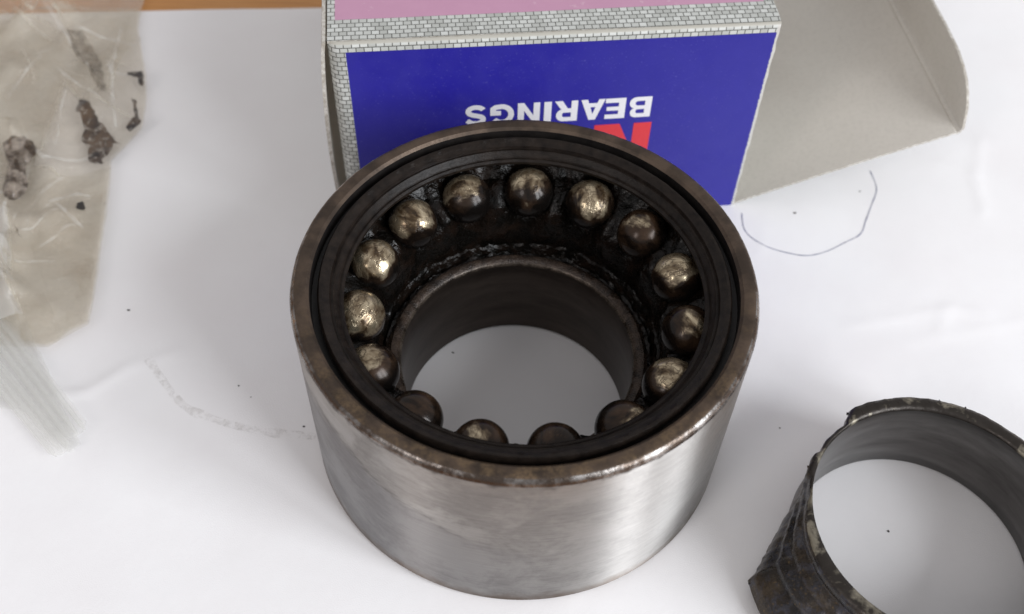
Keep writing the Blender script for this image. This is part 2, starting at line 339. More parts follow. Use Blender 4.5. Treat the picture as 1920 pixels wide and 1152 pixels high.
def m_clear_plastic(name, fac):
    g = G(name); c = g.co(); k = g.noise(c, .3, 3)
    g.set(Base_Color=(.92, .92, .91), Roughness=.10, Specular_IOR_Level=.8)
    if name == 'clear_film': g.bump(k, .25, .4)
    lw = g.n('ShaderNodeLayerWeight'); lw.inputs[0].default_value = .35
    tl = g.n('ShaderNodeBsdfTranslucent'); tl.inputs[0].default_value = (.9, .9, .88, 1)
    ms = g.n('ShaderNodeMixShader'); ms.inputs[0].default_value = .45
    g.t.links.new(g.b.outputs[0], ms.inputs[1]); g.t.links.new(tl.outputs[0], ms.inputs[2])
    tr = g.n('ShaderNodeBsdfTransparent'); tr.inputs[0].default_value = (.985, .985, .98, 1)
    mx = g.n('ShaderNodeMixShader'); g.put(mx.inputs[0], g.math('ADD', fac, g.math('MULTIPLY', lw.outputs['Facing'], .22), clamp=True))
    g.t.links.new(tr.outputs[0], mx.inputs[1]); g.t.links.new(ms.outputs[0], mx.inputs[2]); g.t.links.new(mx.outputs[0], g.out.inputs[0])
    if name != 'zip_plastic': g.gloss(.08, .03)
    return g.m
def m_twist():
    g = G('brown_greasy_film'); c = g.co(); k = g.noise(c, .35, 4, .6, .5)
    g.set(Base_Color=g.mix(g.ramp(k, (.40, 0), (.62, 1)), (.10, .07, .05), (.72, .64, .56)), Roughness=.06, Transmission_Weight=.7, IOR=1.35, Specular_IOR_Level=.9)
    g.bump(k, .7, .6); return g.m
def m_stain(name, a, b, lo, hi, sc_=.6, mx=1.0):
    g = G(name); c = g.co(); f = g.noise(c, sc_, 6, .72, .6); n = g.noise(c, .22, 4, .6)
    g.set(Base_Color=g.mix(g.ramp(n, (.40, 0), (.60, 1)), a, b), Roughness=.35)
    g.film(g.ramp(f, (lo, 0), (hi, mx)), (1, 1, 1)); return g.m

MP, MW, MST, MRIM, MCH = m_paper(), m_wood(), m_steel(), m_rim(), m_chamfer()
MSEAL = m_dark('dark_oily_shield', (.006, .0043, .0035), (.016, .0115, .009), .36, .10, spec=.16)
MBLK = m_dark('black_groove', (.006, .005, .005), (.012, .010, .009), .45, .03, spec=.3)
MGR, MBALL, MBORE, MLIP, MTORN = m_grease(), m_ball(), m_bore(), m_lip(), m_torn()
MCARD, MEDGE, MFRONT, MTOP, MSIDE = m_card(), m_edge(), m_front(), m_top(), m_brickside()
MWHITE, MRED = m_flat('white_print', (.72, .72, .74)), m_flat('red_print', (.62, .035, .045))
MFILM = m_film('greasy_film', .13, (.86, .81, .71), (.988, .975, .95), .35, .08)
MGLARE = m_clear_plastic('painted_glare_film', .38)  # clear film whitened: glare on the bag's left edge put into its colour
MCREASE = m_stain('whitened_crease', (.80, .79, .75), (.86, .86, .83), .36, .70, .25, .40)
MEDGEF = m_stain('fold_line_and_shadow', (.46, .41, .33), (.56, .52, .44), .28, .60, .30, .55)  # darker tone for the doubled film and the fold's shadow, put into colour
MSMEAR = m_stain('brown_smear', (.36, .29, .21), (.42, .36, .28), .44, .75, .11, .36)
MFOLD = m_film('folded_film', .15, (.74, .70, .61), (.965, .955, .93), .40, .08)
MCLEAR = m_clear_plastic('clear_film', .13)
MZIP = m_clear_plastic('zip_plastic', .13)
MTW = m_twist()
MSTA = m_stain('dark_grease_stain', (.018, .013, .013), (.095, .060, .036), .38, .47, .75, .97)
MSTB = m_stain('faint_grease_stain', (.11, .09, .065), (.18, .135, .09), .33, .60, .35, .70)
MINK = m_stain('blue_ink', (.035, .04, .16), (.06, .07, .22), .22, .5, 1.3, .85)
MSPK = m_dark('dark_speck', (.02, .018, .018), (.05, .04, .03), .5)
MSMG = m_stain('grey_smudge', (.34, .30, .25), (.40, .36, .30), .44, .72, .5, .30)

# ------------------------------------------------------------------ table and paper
tb = mk('table', [(-700, -300, -.9), (700, -300, -.9), (700, 700, -.9), (-700, 700, -.9), (-700, -300, -26), (700, -300, -26), (700, 700, -26), (-700, 700, -26)],
        [(0, 1, 2, 3), (7, 6, 5, 4), (0, 4, 5, 1), (1, 5, 6, 2), (2, 6, 7, 3), (3, 7, 4, 0)], [MW], smooth=False)
tag(tb, None, None, kind='structure')

PYAW = math.radians(4.8)
BX0, BY0, BYAW = -35.7, 44.0, math.radians(7.477)
def paper_h(x, y):
    d = min(math.hypot(x, y)-36, math.hypot(x-65.6, y+26.7)-30)
    lx = (x-BX0)*math.cos(BYAW)+(y-BY0)*math.sin(BYAW); ly = -(x-BX0)*math.sin(BYAW)+(y-BY0)*math.cos(BYAW)
    d = min(d, math.hypot(max(0, -lx-2, lx-83), max(0, -ly, ly-82)))
    wgt = sst(1, 22, d)
    h = .42*nz(x*.017+3, y*.017) + .16*nz(x*.05, y*.05+7) - .18
    for k, pl in enumerate(PCR):
        dd = seg_d(x, y, pl)
        if dd < 9: h += (.50, .20, .16, .16, .18, .30, .18, .12)[k]*math.exp(-dd/(.9+.5*nz(x*.2, y*.2)))
    return min(.75, max(-.75, wgt*h))
def paper():
    nx, ny = 260, 184; V = []; c, s = math.cos(PYAW), math.sin(PYAW)
    bx, by = -53.9, 117.4
    for k in (0, 1):
        for j in range(ny):
            for i in range(nx):
                lx = -92+297*i/(nx-1); ly = -210+210*j/(ny-1)
                x = bx+lx*c-ly*s; y = by+lx*s+ly*c
                V.append((x, y, paper_h(x, y)-.1*k))
    Fc = []; o = nx*ny
    for j in range(ny-1):
        for i in range(nx-1):
            a = j*nx+i; Fc.append((a, a+1, a+nx+1, a+nx)); Fc.append((o+a+nx, o+a+nx+1, o+a+1, o+a))
    rim = [i for i in range(nx)]+[j*nx+nx-1 for j in range(1, ny)]+[(ny-1)*nx+i for i in range(nx-2, -1, -1)]+[j*nx for j in range(ny-2, 0, -1)]
    for k in range(len(rim)): a, b = rim[k], rim[(k+1) % len(rim)]; Fc.append((b, a, o+a, o+b))
    return mk('paper_sheet', V, Fc, [MP])
ps = tag(paper(), 'slightly creased sheet of white paper lying under everything on the wooden table', 'paper')
def ribbon(name, pl, wd, zf, mat, parent, sub=6, dz=.06):
    P = []
    n = len(pl)
    for i in range(n-1):
        p0, p1, p2, p3 = pl[max(0, i-1)], pl[i], pl[i+1], pl[min(n-1, i+2)]
        for k in range(sub):
            t = k/sub
            P.append(tuple(.5*((2*p1[a])+(-p0[a]+p2[a])*t+(2*p0[a]-5*p1[a]+4*p2[a]-p3[a])*t*t+(-p0[a]+3*p1[a]-3*p2[a]+p3[a])*t**3) for a in (0, 1)))
    P.append(pl[-1]); V = []; Fc = []
    for i, q in enumerate(P):
        a, b = P[max(0, i-1)], P[min(len(P)-1, i+1)]; d = Vector((b[0]-a[0], b[1]-a[1])).normalized()
        ww = wd*(.75+.5*nz(i*.37, 2.2)) if wd < 1 else wd*(1+.6*nz(i*.3, 5))
        for sgn in (1, -1):
            x, y = q[0]-d.y*ww*.5*sgn, q[1]+d.x*ww*.5*sgn; V.append((x, y, zf(x, y)+dz))
    for i in range(len(P)-1): Fc.append((2*i, 2*i+1, 2*i+3, 2*i+2))
    return mk(name, V, Fc, [mat], parent, smooth=False)
ribbon('pen_line', PEN, .24, paper_h, MINK, ps)['label'] = 'thin blue pen curve'
ribbon('smudge', SMG, 1.5, paper_h, MSMG, ps, dz=.05)['label'] = 'faint grey grease smudge'
for k, (x, y) in enumerate(SPK):
    r = (.36, .24, .34, .26, .24, .16, .18, .22, .2, .14)[k]; V = []
    for i in range(9):
        a = 2*math.pi*i/9; q = r*(.6+.8*abs(nz(k*3.1, i*1.7)))
        V.append((x+q*math.cos(a)*1.3, y+q*math.sin(a), paper_h(x, y)+.05))
    V.append((x, y, paper_h(x, y)+.17))
    mk('speck', V, [(i, (i+1) % 9, 9) for i in range(9)], [MSPK], ps)

# ------------------------------------------------------------------ bearing
H = 39.4
bearing = tag(empty('bearing', (0, 0, .05)), 'greasy open ball bearing with steel outer ring standing upright on the paper', 'bearing')
def ring_fn(a, r, z, j):
    k = 2.2; x, y = math.cos(a)*36/k, math.sin(a)*36/k
    if 35 < r and z > H-2: r += .04*nz(x*2, y*2, j); z += .05*nz(x*2, y*2, j+9)
    return r, z
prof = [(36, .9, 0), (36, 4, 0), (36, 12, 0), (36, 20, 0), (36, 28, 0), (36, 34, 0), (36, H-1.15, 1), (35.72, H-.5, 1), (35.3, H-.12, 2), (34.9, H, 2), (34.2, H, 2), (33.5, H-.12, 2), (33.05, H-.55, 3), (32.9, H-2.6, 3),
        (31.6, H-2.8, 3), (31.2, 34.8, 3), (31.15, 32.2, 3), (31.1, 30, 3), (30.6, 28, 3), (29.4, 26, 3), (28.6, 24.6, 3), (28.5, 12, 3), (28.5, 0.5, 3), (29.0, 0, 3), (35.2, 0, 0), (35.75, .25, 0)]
v, f, mi = lathe(prof, 320, ring_fn)
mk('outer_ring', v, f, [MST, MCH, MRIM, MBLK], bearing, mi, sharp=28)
def seal_fn(a, r, z, j):
    x, y = math.cos(a)*12, math.sin(a)*12
    return r+.05*nz(x*2, y*2, j), z+.06*nz(x*2.3, y*2.3, j+4)
prof = [(31.9, H-1.25, 0), (31.6, H-.8, 0), (31.2, H-.8, 0), (30.7, H-1.2, 0), (30.1, H-1.45, 0), (29.95, H-1.95, 0), (29.55, H-1.9, 0), (29.25, H-2.35, 0), (28.9, H-2.6, 0), (28.75, H-3.0, 0), (28.4, H-2.95, 0), (28.05, H-3.25, 0), (28.1, H-3.8, 0), (28.9, H-4.3, 0), (31.1, H-4.6, 0), (31.95, H-3.0, 0)]
v, f, mi = lathe(prof, 260, seal_fn)
mk('shield_ring', v, f, [MSEAL], bearing, mi, sharp=40)['label'] = 'dark oily shield ring inside the rim'
OX, OY = -.7, .2
def inner_fn(a, r, z, j):
    x, y = math.cos(a)*10, math.sin(a)*10
    if z > 18 and r > 19.9: return r+.12*nz(x*1.5, y*1.5, j), z+.10*nz(x*1.7, y*1.7, j+3)
    return r, z
prof = [(19.6, .5, 0), (19.6, 6, 0), (19.6, 12, 0), (19.6, 18.2, 2), (19.95, 18.75, 1), (20.5, 19.1, 1), (21.3, 19.15, 1), (21.9, 18.7, 1), (22.2, 17.0, 1), (23.0, 14, 1), (24.5, 8, 1), (24.5, .2, 1), (20, .0, 0)]
v, f, mi = lathe(prof, 220, inner_fn, OX, OY)
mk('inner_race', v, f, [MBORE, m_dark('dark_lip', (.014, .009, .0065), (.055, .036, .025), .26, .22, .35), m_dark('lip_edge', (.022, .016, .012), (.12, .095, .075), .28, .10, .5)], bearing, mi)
# grease packed between the balls and the inner race
def grease():
    pr = [(21.5, 17.2), (21.9, 18.35), (22.4, 18.5), (22.8, 17.9), (23.1, 18.3), (23.3, 19.6), (23.7, 20.0), (23.9, 22.0), (24.3, 24.2), (24.9, 26.0), (25.8, 27.3), (27.0, 28.2), (28.2, 29.0), (29.3, 29.8), (30.1, 30.4), (30.6, 31.8), (30.9, 33.2)]
    n = 300; V = []; Fc = []; m = len(pr)
    for i in range(n):
        a = 2*math.pi*i/n; ca, sa = math.cos(a), math.sin(a)
        web = .5+.5*math.cos(15*(a-.302)+math.pi)            # 1 between two balls
        for j, (r, z) in enumerate(pr):
            q = fbm(ca*r*.33, sa*r*.33, z*.3); q2 = nz(ca*r*1.1, sa*r*1.1, z)
            zz = z+.75*q+.22*q2
            rr = r+.25*q2
            if j > 6: rr -= (1.9*web*math.sin(math.pi*(j-6)/10))*(1+.5*q); zz += 1.9*web*math.sin(math.pi*(j-6)/10)
            V.append((OX*max(0, 1-(r-21.5)/6)+rr*ca, OY*max(0, 1-(r-21.5)/6)+rr*sa, zz))
    for i in range(n):
        k = (i+1) % n
        for j in range(m-1): Fc.append((i*m+j, k*m+j, k*m+j+1, i*m+j+1))
    o = mk('grease', V, Fc, [MGR], bearing); o['label'] = 'black grease packed below the balls'; return o
grease()
# fifteen balls
def ball_mesh(R=4.3):
    bm = bmesh.new(); bmesh.ops.create_icosphere(bm, subdivisions=4, radius=R*S)
    for vv in bm.verts:
        p = vv.co/S; q = fbm(p.x*.5, p.y*.5, p.z*.5); vv.co *= 1+.006*q
    me = bpy.data.meshes.new('ball'); bm.to_mesh(me); bm.free()
    me.polygons.foreach_set('use_smooth', [True]*len(me.polygons)); me.materials.append(MBALL); return me
bme = ball_mesh()
for k in range(15):
    a = .302+2*math.pi*k/15
    o = bpy.data.objects.new('ball', bme); COL.objects.link(o); o.parent = bearing
    o.location = Vector((26.3*math.cos(a), 26.3*math.sin(a), 30.6))*S
    o.pass_index = (62, 16, 72, 75, 72, 80, 80, 86, 34, 14, 18, 16, 20, 50, 26)[k]
    o.rotation_euler = (.5*nz(k*1.3, .4), .5*nz(k*2.1, 8.4), k*2.4)

# ------------------------------------------------------------------ removed inner race, torn
race = tag(empty('torn_inner_race', (65.6, -26.7, .1)), 'removed inner race with torn dark edges lying right of the bearing', 'bearing ring')
def race_mesh():
    n = 360
    prof = [(19.55, .4, 0), (19.55, 6, 0), (19.55, 12, 0), (19.55, 16.4, 1), (19.9, 16.95, 1), (20.6, 17.05, 1), (21.4, 17.0, 1), (22.2, 16.7, 2), (22.5, 15.6, 2), (21.9, 14.3, 2), (22.0, 13.4, 2), (22.9, 12.9, 2),
            (23.5, 11.9, 2), (22.5, 10.9, 2), (22.7, 10.0, 2), (24.3, 9.4, 2), (24.9, 8.2, 2), (24.0, 7.0, 2), (25.6, 6.0, 2), (27.0, 4.9, 2), (28.2, 2.6, 2), (27.6, .8, 2), (26, .1, 2), (20, 0, 2)]
    TOP = [(0, 22.3), (118, 22.3), (121, 21.6), (127, 20.3), (140, 20.5), (147, 20.3), (150, 20.95), (160, 20.9), (162, 20.2), (171, 20.05), (178, 20.7), (188, 21.5), (205, 22.3), (360, 22.3)]
    BOT = [(0, 27), (60, 24), (130, 21.2), (160, 20.6), (164, 21.4), (170, 21.9), (177, 23.3), (186, 25.6), (191.5, 28.2), (200, 28.4), (230, 28.2), (360, 27)]
    def tab(T, d):
        for (a0, r0), (a1, r1) in zip(T, T[1:]):
            if d <= a1: return r0+(r1-r0)*(d-a0)/(a1-a0)
        return T[-1][1]
    def fn(a, r, z, j):
        x, y = math.cos(a), math.sin(a)
        d = (math.degrees(a)+.9*nz(x*30, y*30, z*.08)) % 360
        kt = (tab(TOP, d)-19.6)/(22.5-19.6); kb = (tab(BOT, d)-19.6)/(28.2-19.6)
        if j >= 4 and j < 23:
            k = kt if j <= 9 else kb if j >= 14 else kt+(kb-kt)*(j-9)/5
            r = 19.6+(r-19.6)*k
            if j >= 6: r += .08*fbm(x*12, y*12, z*.15)+.07*nz(x*45, y*45, j*.4)
            if j >= 5: z = max(0, z+.12*nz(x*14, y*14, j*.5)+.08*nz(x*40, y*40, 3))
        return max(r, 19.5), z
    v, f, mi = lathe(prof, n, fn)
    return mk('race_body', v, f, [m_bore('bright_bore_steel', (.085, .08, .077), (.17, .163, .158), .30), MLIP, MTORN], race, mi, sharp=75)
race_mesh()
# burrs standing on the torn rim
for k, (deg, r, z, L) in enumerate([(78, 22.0, 16.5, .40), (67, 22.0, 16.5, .50), (121, 21.7, 16.2, .40), (156, 20.8, 15.8, .45), (192, 27.9, 2.4, .6)]):
    a = math.radians(deg); V = []
    c = Vector((r*math.cos(a), r*math.sin(a), z)); t = Vector((-math.sin(a), math.cos(a), 0)); n = Vector((math.cos(a), math.sin(a), .25))
    for s_, d_, h_ in ((-1, -.5, -.4), (-.5, .5, -.5), (.6, .35, -.6), (1, -.4, -.3), (.3, .5, .35), (-.5, .2, .45)): V.append(c+t*(s_*L*.75)+n*(d_*L*.6)+Vector((0, 0, h_*L*.7)))
    V.append(c+n*L*.75+t*(L*.4*nz(k, 2))+Vector((0, 0, L*.25)))
    bm = bmesh.new()
    for q in V: bm.verts.new(q*S)
    bmesh.ops.convex_hull(bm, input=bm.verts); me = bpy.data.meshes.new('burr'); bm.to_mesh(me); bm.free()
    link('burr', me, [MTORN], race)

# ------------------------------------------------------------------ cardboard box
box = tag(empty('bearing_box', (BX0, BY0, .05), BYAW), 'open printed cardboard box with blue front and pink top behind the bearing', 'box')
BW, BD, BH = 81.0, 80.0, 47.0
MAT3 = lambda a: [a, MCARD, MEDGE]
xs = [0, .15, .4, .8, 1.3, 1.8, 2.3]+lin(3, 80, 40)+[80.4, 80.7, 81]
zs = lin(0, 45, 24)+[45.6, 46.1, 46.4, 46.65, 46.8, 46.92, 47.0]
def front(x, z):
    y = -.35*math.sin(math.pi*x/81)*math.sin(math.pi*min(z, 47)/47)
    n = Vector((0, -1, 0))
    if x < 2.2: t = 1-x/2.2; y += 2.0*(1-math.sqrt(max(0, 1-t*t*.98))); n = Vector((-t*.9, -1, 0))
    if z > 46.1: t = (z-46.1)/.9; y += .85*(1-math.sqrt(max(0, 1-t*t*.98))); n = n+Vector((0, 0, t*1.2))
    if x > 80: y += .12*nz(z*.6, 3)
    return (x+(.25*nz(z*.9, 1.5) if x > 80.5 else 0), y, z), n
v, f, mi = sheet(front, xs, zs, .5); fp = mk('front_panel', v, f, MAT3(MFRONT), box, mi)
fp['label'] = 'blue printed panel with grey brick border'
def top(x, y):
    z = 47.0-.18*math.sin(math.pi*(y-1)/80)*math.sin(math.pi*x/81)+.05*nz(x*.12, y*.12)-(.16*sst(3, 1.1, y) if False else 0)
    z += -.25*sst(3.2, 1.0, y)*sst(35, 80, x)
    return (x, y, z), (0, 0, 1)
v, f, mi = sheet(top, lin(.1, 81.3, 50), [.98, 1.3, 1.7, 2.3, 3.2, 4.5]+lin(6, 80, 40), .5); tp = mk('top_panel', v, f, MAT3(MTOP), box, mi)
tp['label'] = 'pink top panel with grey brick border'
v, f, mi = sheet(lambda x, z: ((x, 80, z), (0, 1, 0)), lin(0, 81, 4), lin(.6, 46.4, 4), .5); mk('back_panel', v, f, MAT3(MSIDE), box, mi)
v, f, mi = sheet(lambda x, y: ((x, y, .05), (0, 0, -1)), lin(0, 80.4, 4), lin(.6, 79.4, 4), .5); mk('bottom_panel', v, f, MAT3(MCARD), box, mi)
def left(y, z):
    q = (47.2-z)/47.2
    x = -.45-1.55*math.sin(math.pi*min(1, q*.78)**.8)+.02*y*0
    return (x-.35, y+.15*nz(z*.3, 2)*(1 if y < 1 else 0), z), (-1, 0, 0)
v, f, mi = sheet(left, [.2, .6, 1.2]+lin(3, 79, 12), lin(.4, 47.2, 30), .62); mk('end_panel', v, f, MAT3(MSIDE), box, mi)['label'] = 'left end panel bulging away from the box'
# dust flap on the right of the front panel, swung outwards
def dust(t, z):
    a = math.radians(8.5); s_ = 80.75
    return (s_+t*math.sin(a), .5+t*math.cos(a), z), (math.cos(a), -math.sin(a), 0)
v, f, mi = sheet(dust, lin(.1, 26, 8), lin(1.2, 46.6, 10), .5); mk('dust_flap', v, f, MAT3(MSIDE), box, mi)
# bottom closing flap, sprung up from the table, with a rounded tuck tab
AL = math.radians(21.4); FL = 47.6; HX = 80.7
def flap_pt(t, y):
    bow = .9*math.sin(math.pi*t/FL)
    return Vector((HX+t*math.cos(AL)-bow*math.sin(AL), y, .55+t*math.sin(AL)-bow*math.cos(AL)*-.2))
def flapf(t, y):
    q = flap_pt(t, y)
    if t > FL-.9: q.z -= .28*sst(FL-.9, FL-.45, t)*(1-sst(FL-.45, FL, t))
    return q, (-math.sin(AL), 0, math.cos(AL))
v, f, mi = sheet(flapf, lin(0, FL-1.2, 16)+[FL-.9, FL-.6, FL-.45, FL-.3, FL-.1, FL+.25], lin(.15, 79, 50), .5)
fl = mk('closing_flap', v, f, [MCARD, MSIDE, MEDGE], box, mi); fl['label'] = 'grey inside of the open closing flap'
TB = math.radians(90)
def tab_w(s_): 
    for (a, wa), (b, wb) in zip([(0, .2), (.7, 1.4), (2, 4.3), (3.9, 6.5), (6, 8.0), (8.9, 9.2), (12.9, 10.1), (21, 10.6), (58, 10.6), (66, 10.1), (70, 9.2), (75, 6.5), (78.4, 1)], [(.7, 1.4), (2, 4.3), (3.9, 6.5), (6, 8.0), (8.9, 9.2), (12.9, 10.1), (21, 10.6), (58, 10.6), (66, 10.1), (70, 9.2), (75, 6.5), (78.4, 1), (200, 1)]):
        if s_ <= b: t = (s_-a)/(b-a); return wa+(wb-wa)*t
    return 1
e0 = flap_pt(FL, 0)
def tabf(s_, k):
    wv = tab_w(s_)*k; th = TB*(1-math.exp(-wv/.7))+AL*math.exp(-wv/.7)
    return (e0.x+.25+wv*math.cos(TB)+.35*(1-math.exp(-wv/.5)), .4+s_, e0.z-.05+wv*math.sin(TB)), (-math.sin(TB), 0, math.cos(TB))
v, f, mi = sheet(tabf, [0, .3, .7, 1.2, 2, 3, 3.9, 5, 6, 7.4, 8.9, 10.8, 12.9, 16, 21, 30, 45, 58, 66, 70, 75, 78.4], [0, .06, .12, .25, .4, .6, .8, 1], .5)
mk('tuck_tab', v, f, [MCARD, MSIDE, MEDGE], fl, mi)['label'] = 'rounded tuck tab folded upright'

# lettering, printed upside down as the box lies
def stroke(pl, wd):
    L, Rr = [], []
    P = [Vector(q) for q in pl]
    for i, q in enumerate(P):
        d0 = (q-P[i-1]).normalized() if i else None; d1 = (P[i+1]-q).normalized() if i < len(P)-1 else None
        d0 = d0 or d1; d1 = d1 or d0
        n0 = Vector((-d0.y, d0.x)); n1 = Vector((-d1.y, d1.x)); m_ = (n0+n1).normalized(); k = wd*.5/max(.45, m_.dot(n0))
        L.append(tuple(q+m_*k)); Rr.append(tuple(q-m_*k))
    return L+Rr[::-1]
def arc(cx, cy, rx, ry, a0, a1, n=10): return [(cx+rx*math.cos(math.radians(a0+(a1-a0)*i/n)), cy+ry*math.sin(math.radians(a0+(a1-a0)*i/n))) for i in range(n+1)]
LET = {
 'B': [[(0, 0), (.60, 0)]+arc(.60, .28, .27, .28, -90, 80)+arc(.58, .76, .24, .24, -60, 90)+[(0, 1)], [(.26, .60), (.26, .81), (.52, .81)]+arc(.52, .705, .09, .105, 80, -80, 6)+[(.52, .60)], [(.26, .19), (.26, .42), (.54, .42)]+arc(.54, .305, .10, .115, 80, -80, 6)+[(.54, .19)]],
 'E': [[(0, 0), (.78, 0), (.78, .21), (.26, .21), (.26, .41), (.72, .41), (.72, .60), (.26, .60), (.26, .79), (.77, .79), (.77, 1), (0, 1)]],
 'A': [[(0, 0), (.26, 0), (.32, .18), (.66, .18), (.72, 0), (.99, 0), (.63, 1), (.36, 1)], [(.385, .37), (.49, .72), (.595, .37)]],
 'R': [[(0, 0), (.26, 0), (.26, .37), (.40, .37), (.62, 0), (.93, 0), (.66, .42)]+arc(.58, .70, .28, .30, -60, 90)+[(0, 1)], [(.26, .57), (.26, .80), (.55, .80)]+arc(.55, .685, .07, .115, 80, -80, 6)+[(.55, .57)]],
 'I': [[(0, 0), (.27, 0), (.27, 1), (0, 1)]],
 'N': [[(0, 0), (.25, 0), (.25, .62), (.63, 0), (.87, 0), (.87, 1), (.62, 1), (.62, .38), (.24, 1), (0, 1)]],
 'G': [stroke(arc(.47, .5, .36, .385, 38, 285, 18)+[(.70, .14), (.80, .22), (.80, .43), (.50, .43)], .22)],
 'S': [stroke([(.74, .74)]+arc(.42, .70, .29, .19, 30, 180, 8)+arc(.36, .69, .23, .16, 190, 255, 4)+arc(.46, .30, .23, .18, 70, 0, 5)+arc(.40, .29, .29, .19, -10, -160, 10), .21)],
 'LOGO_N': [[(0, 0), (3.5, 0), (3.5, 6.8), (6.3, 0), (11.2, 0), (11.2, 14), (7.6, 14), (7.6, 7.4), (5.1, 14), (0, 14)]],
}
def letter(ch, x0, wd, zb, hgt, mat):
    cu = bpy.data.curves.new('letter', 'CURVE'); cu.dimensions = '2D'; cu.fill_mode = 'BOTH'; cu.extrude = .02*S
    ww = max(q[0] for q in LET[ch][0]); hh = max(q[1] for q in LET[ch][0])
    for poly in LET[ch]:
        sp = cu.splines.new('POLY'); sp.points.add(len(poly)-1); sp.use_cyclic_u = True
        for pt, (a, b) in zip(sp.points, poly): pt.co = (a/ww*wd*S, b/hh*hgt*S, 0, 1)
    tmp = bpy.data.objects.new('tmp', cu); COL.objects.link(tmp)
    me = bpy.data.meshes.new_from_object(tmp.evaluated_get(bpy.context.evaluated_depsgraph_get())); bpy.data.objects.remove(tmp)
    me.name = 'letter'
    # reading direction runs to -x, letter tops point down; wrap each vertex onto the bowed panel
    for q in me.vertices:
        x = x0-q.co.x/S; z = zb-q.co.y/S; y = front(x, z)[0][1]-.035-q.co.z/S
        q.co = (x*S, y*S, z*S)
    me.update(); me.materials.clear(); o = link('letter', me, [mat], fp); return o
for ch, a, b in (('B', 0, 4.24), ('E', 5.0, 8.9), ('A', 9.0, 13.6), ('R', 14.2, 18.6), ('I', 19.2, 20.6), ('N', 21.4, 25.6), ('G', 26.3, 30.8), ('S', 31.5, 35.5)):
    letter(ch, 59.4-a, b-a, 31.75, 4.95, MWHITE)['label'] = 'white letter '+ch
letter('LOGO_N', 60.0, 11.2, 25.3, 14, MRED)['label'] = 'large red letter N'

# ------------------------------------------------------------------ plastic bag
bag = tag(empty('plastic_bag', (-100, 50, 0)), 'crumpled grease stained clear plastic zip bag at the left', 'plastic bag')
BOF = Vector((-100, 50, 0))
def inside(x, y, pl):
    c = False; j = len(pl)-1
    for i in range(len(pl)):
        if (pl[i][1] > y) != (pl[j][1] > y) and x < (pl[j][0]-pl[i][0])*(y-pl[i][1])/(pl[j][1]-pl[i][1])+pl[i][0]: c = not c
        j = i
    return c
def smooth_poly(pl, st):
    out = []
    for i in range(len(pl)):
        (ax, ay), (bx, by) = pl[i], pl[(i+1) % len(pl)]; L = math.hypot(bx-ax, by-ay); n = max(1, int(L/st))
        for k in range(n):
            t = k/n; x, y = ax+(bx-ax)*t, ay+(by-ay)*t
            out.append((x+.25*nz(x*.4, y*.4), y+.25*nz(x*.4+9, y*.4)))
    return out
def ragged(pl):
    out = []
    for i in range(len(pl)):
        (ax, ay), (bx, by) = pl[i], pl[(i+1) % len(pl)]; n = max(1, int(math.hypot(bx-ax, by-ay)/.55))
        for k in range(n):
            x, y = ax+(bx-ax)*k/n, ay+(by-ay)*k/n; out.append((x+.55*nz(x*.8, y*.8, 1.5)+.25*nz(x*2.1, y*2.1), y+.55*nz(x*.8, y*.8, 7.5)+.25*nz(x*2.1, y*2.1, 4)))
    return out
def tri_fill(pl, st):
    B = smooth_poly(pl, st); n = len(B); P = [Vector(q) for q in B]
    x0, x1 = min(q[0] for q in B), max(q[0] for q in B); y0, y1 = min(q[1] for q in B), max(q[1] for q in B)
    y = y0; r = 0
    while y < y1:
        x = x0+(st*.5 if r % 2 else 0)
        while x < x1:
            if inside(x, y, B) and seg_d(x, y, B+[B[0]]) > st*.45: P.append(Vector((x, y)))
            x += st
        y += st*.87; r += 1
    rs = delaunay_2d_cdt(P, [(i, (i+1) % n) for i in range(n)], [], 1, 1e-5)
    return [tuple(q) for q in rs[0]], [tuple(q) for q in rs[2]], B
def seeds(n, x0, x1, y0, y1, rnd):
    out = []
    for i in range(n):
        a = rnd.uniform(0, math.pi); out.append((rnd.uniform(x0, x1), rnd.uniform(y0, y1), math.cos(a), math.sin(a), rnd.uniform(.35, .9), rnd.uniform(-2, 2)))
    return out
SEED1 = seeds(26, -170, -80, 5, 135, random.Random(5)); SEED2 = seeds(150, -170, -80, 5, 135, random.Random(9))
def crumple(x, y, sd, sl):
    # creased film: flat-sided tents around random centres, sharp valleys where they meet
    m1 = 1e9
    for sx, sy, ca, sa, el, off in sd:
        dx, dy = x-sx, y-sy
        if abs(dx) > 40 or abs(dy) > 40: continue
        u = dx*ca+dy*sa; v = (-dx*sa+dy*ca)/el; m1 = min(m1, math.hypot(u, v)+off)
    return 2.2-sl*min(m1, 13)
def bag_h(x, y):
    e = sst(0, 14, seg_d(x, y, BAG_A+[BAG_A[0]]))
    h = .5+e*(1.6+2.2*nz(x*.035+2, y*.035)+.8*nz(x*.1, y*.1+4))
    for k, pl in enumerate(CR):
        d = seg_d(x, y, pl)
        if d < 14: h += (2.4, 1.8, 1.2, 1.6, 2.6, 3.0, 1.0, 1.2, 1.2, 1.6, 1.6, 2.0, 1.6, 1.4, 1.0, 1.0, .8)[k]*(.6*math.exp(-d/(2.2 if k in (4, 5, 11) else 3.4))+.55*math.exp(-d/.9))*(.35+.65*e)
    h += e*(crumple(x, y, SEED1, .40)+.9*crumple(x, y, SEED2, .36))
    return .35+math.log1p(math.exp(min(30, 2.2*(h-.35))))/2.2
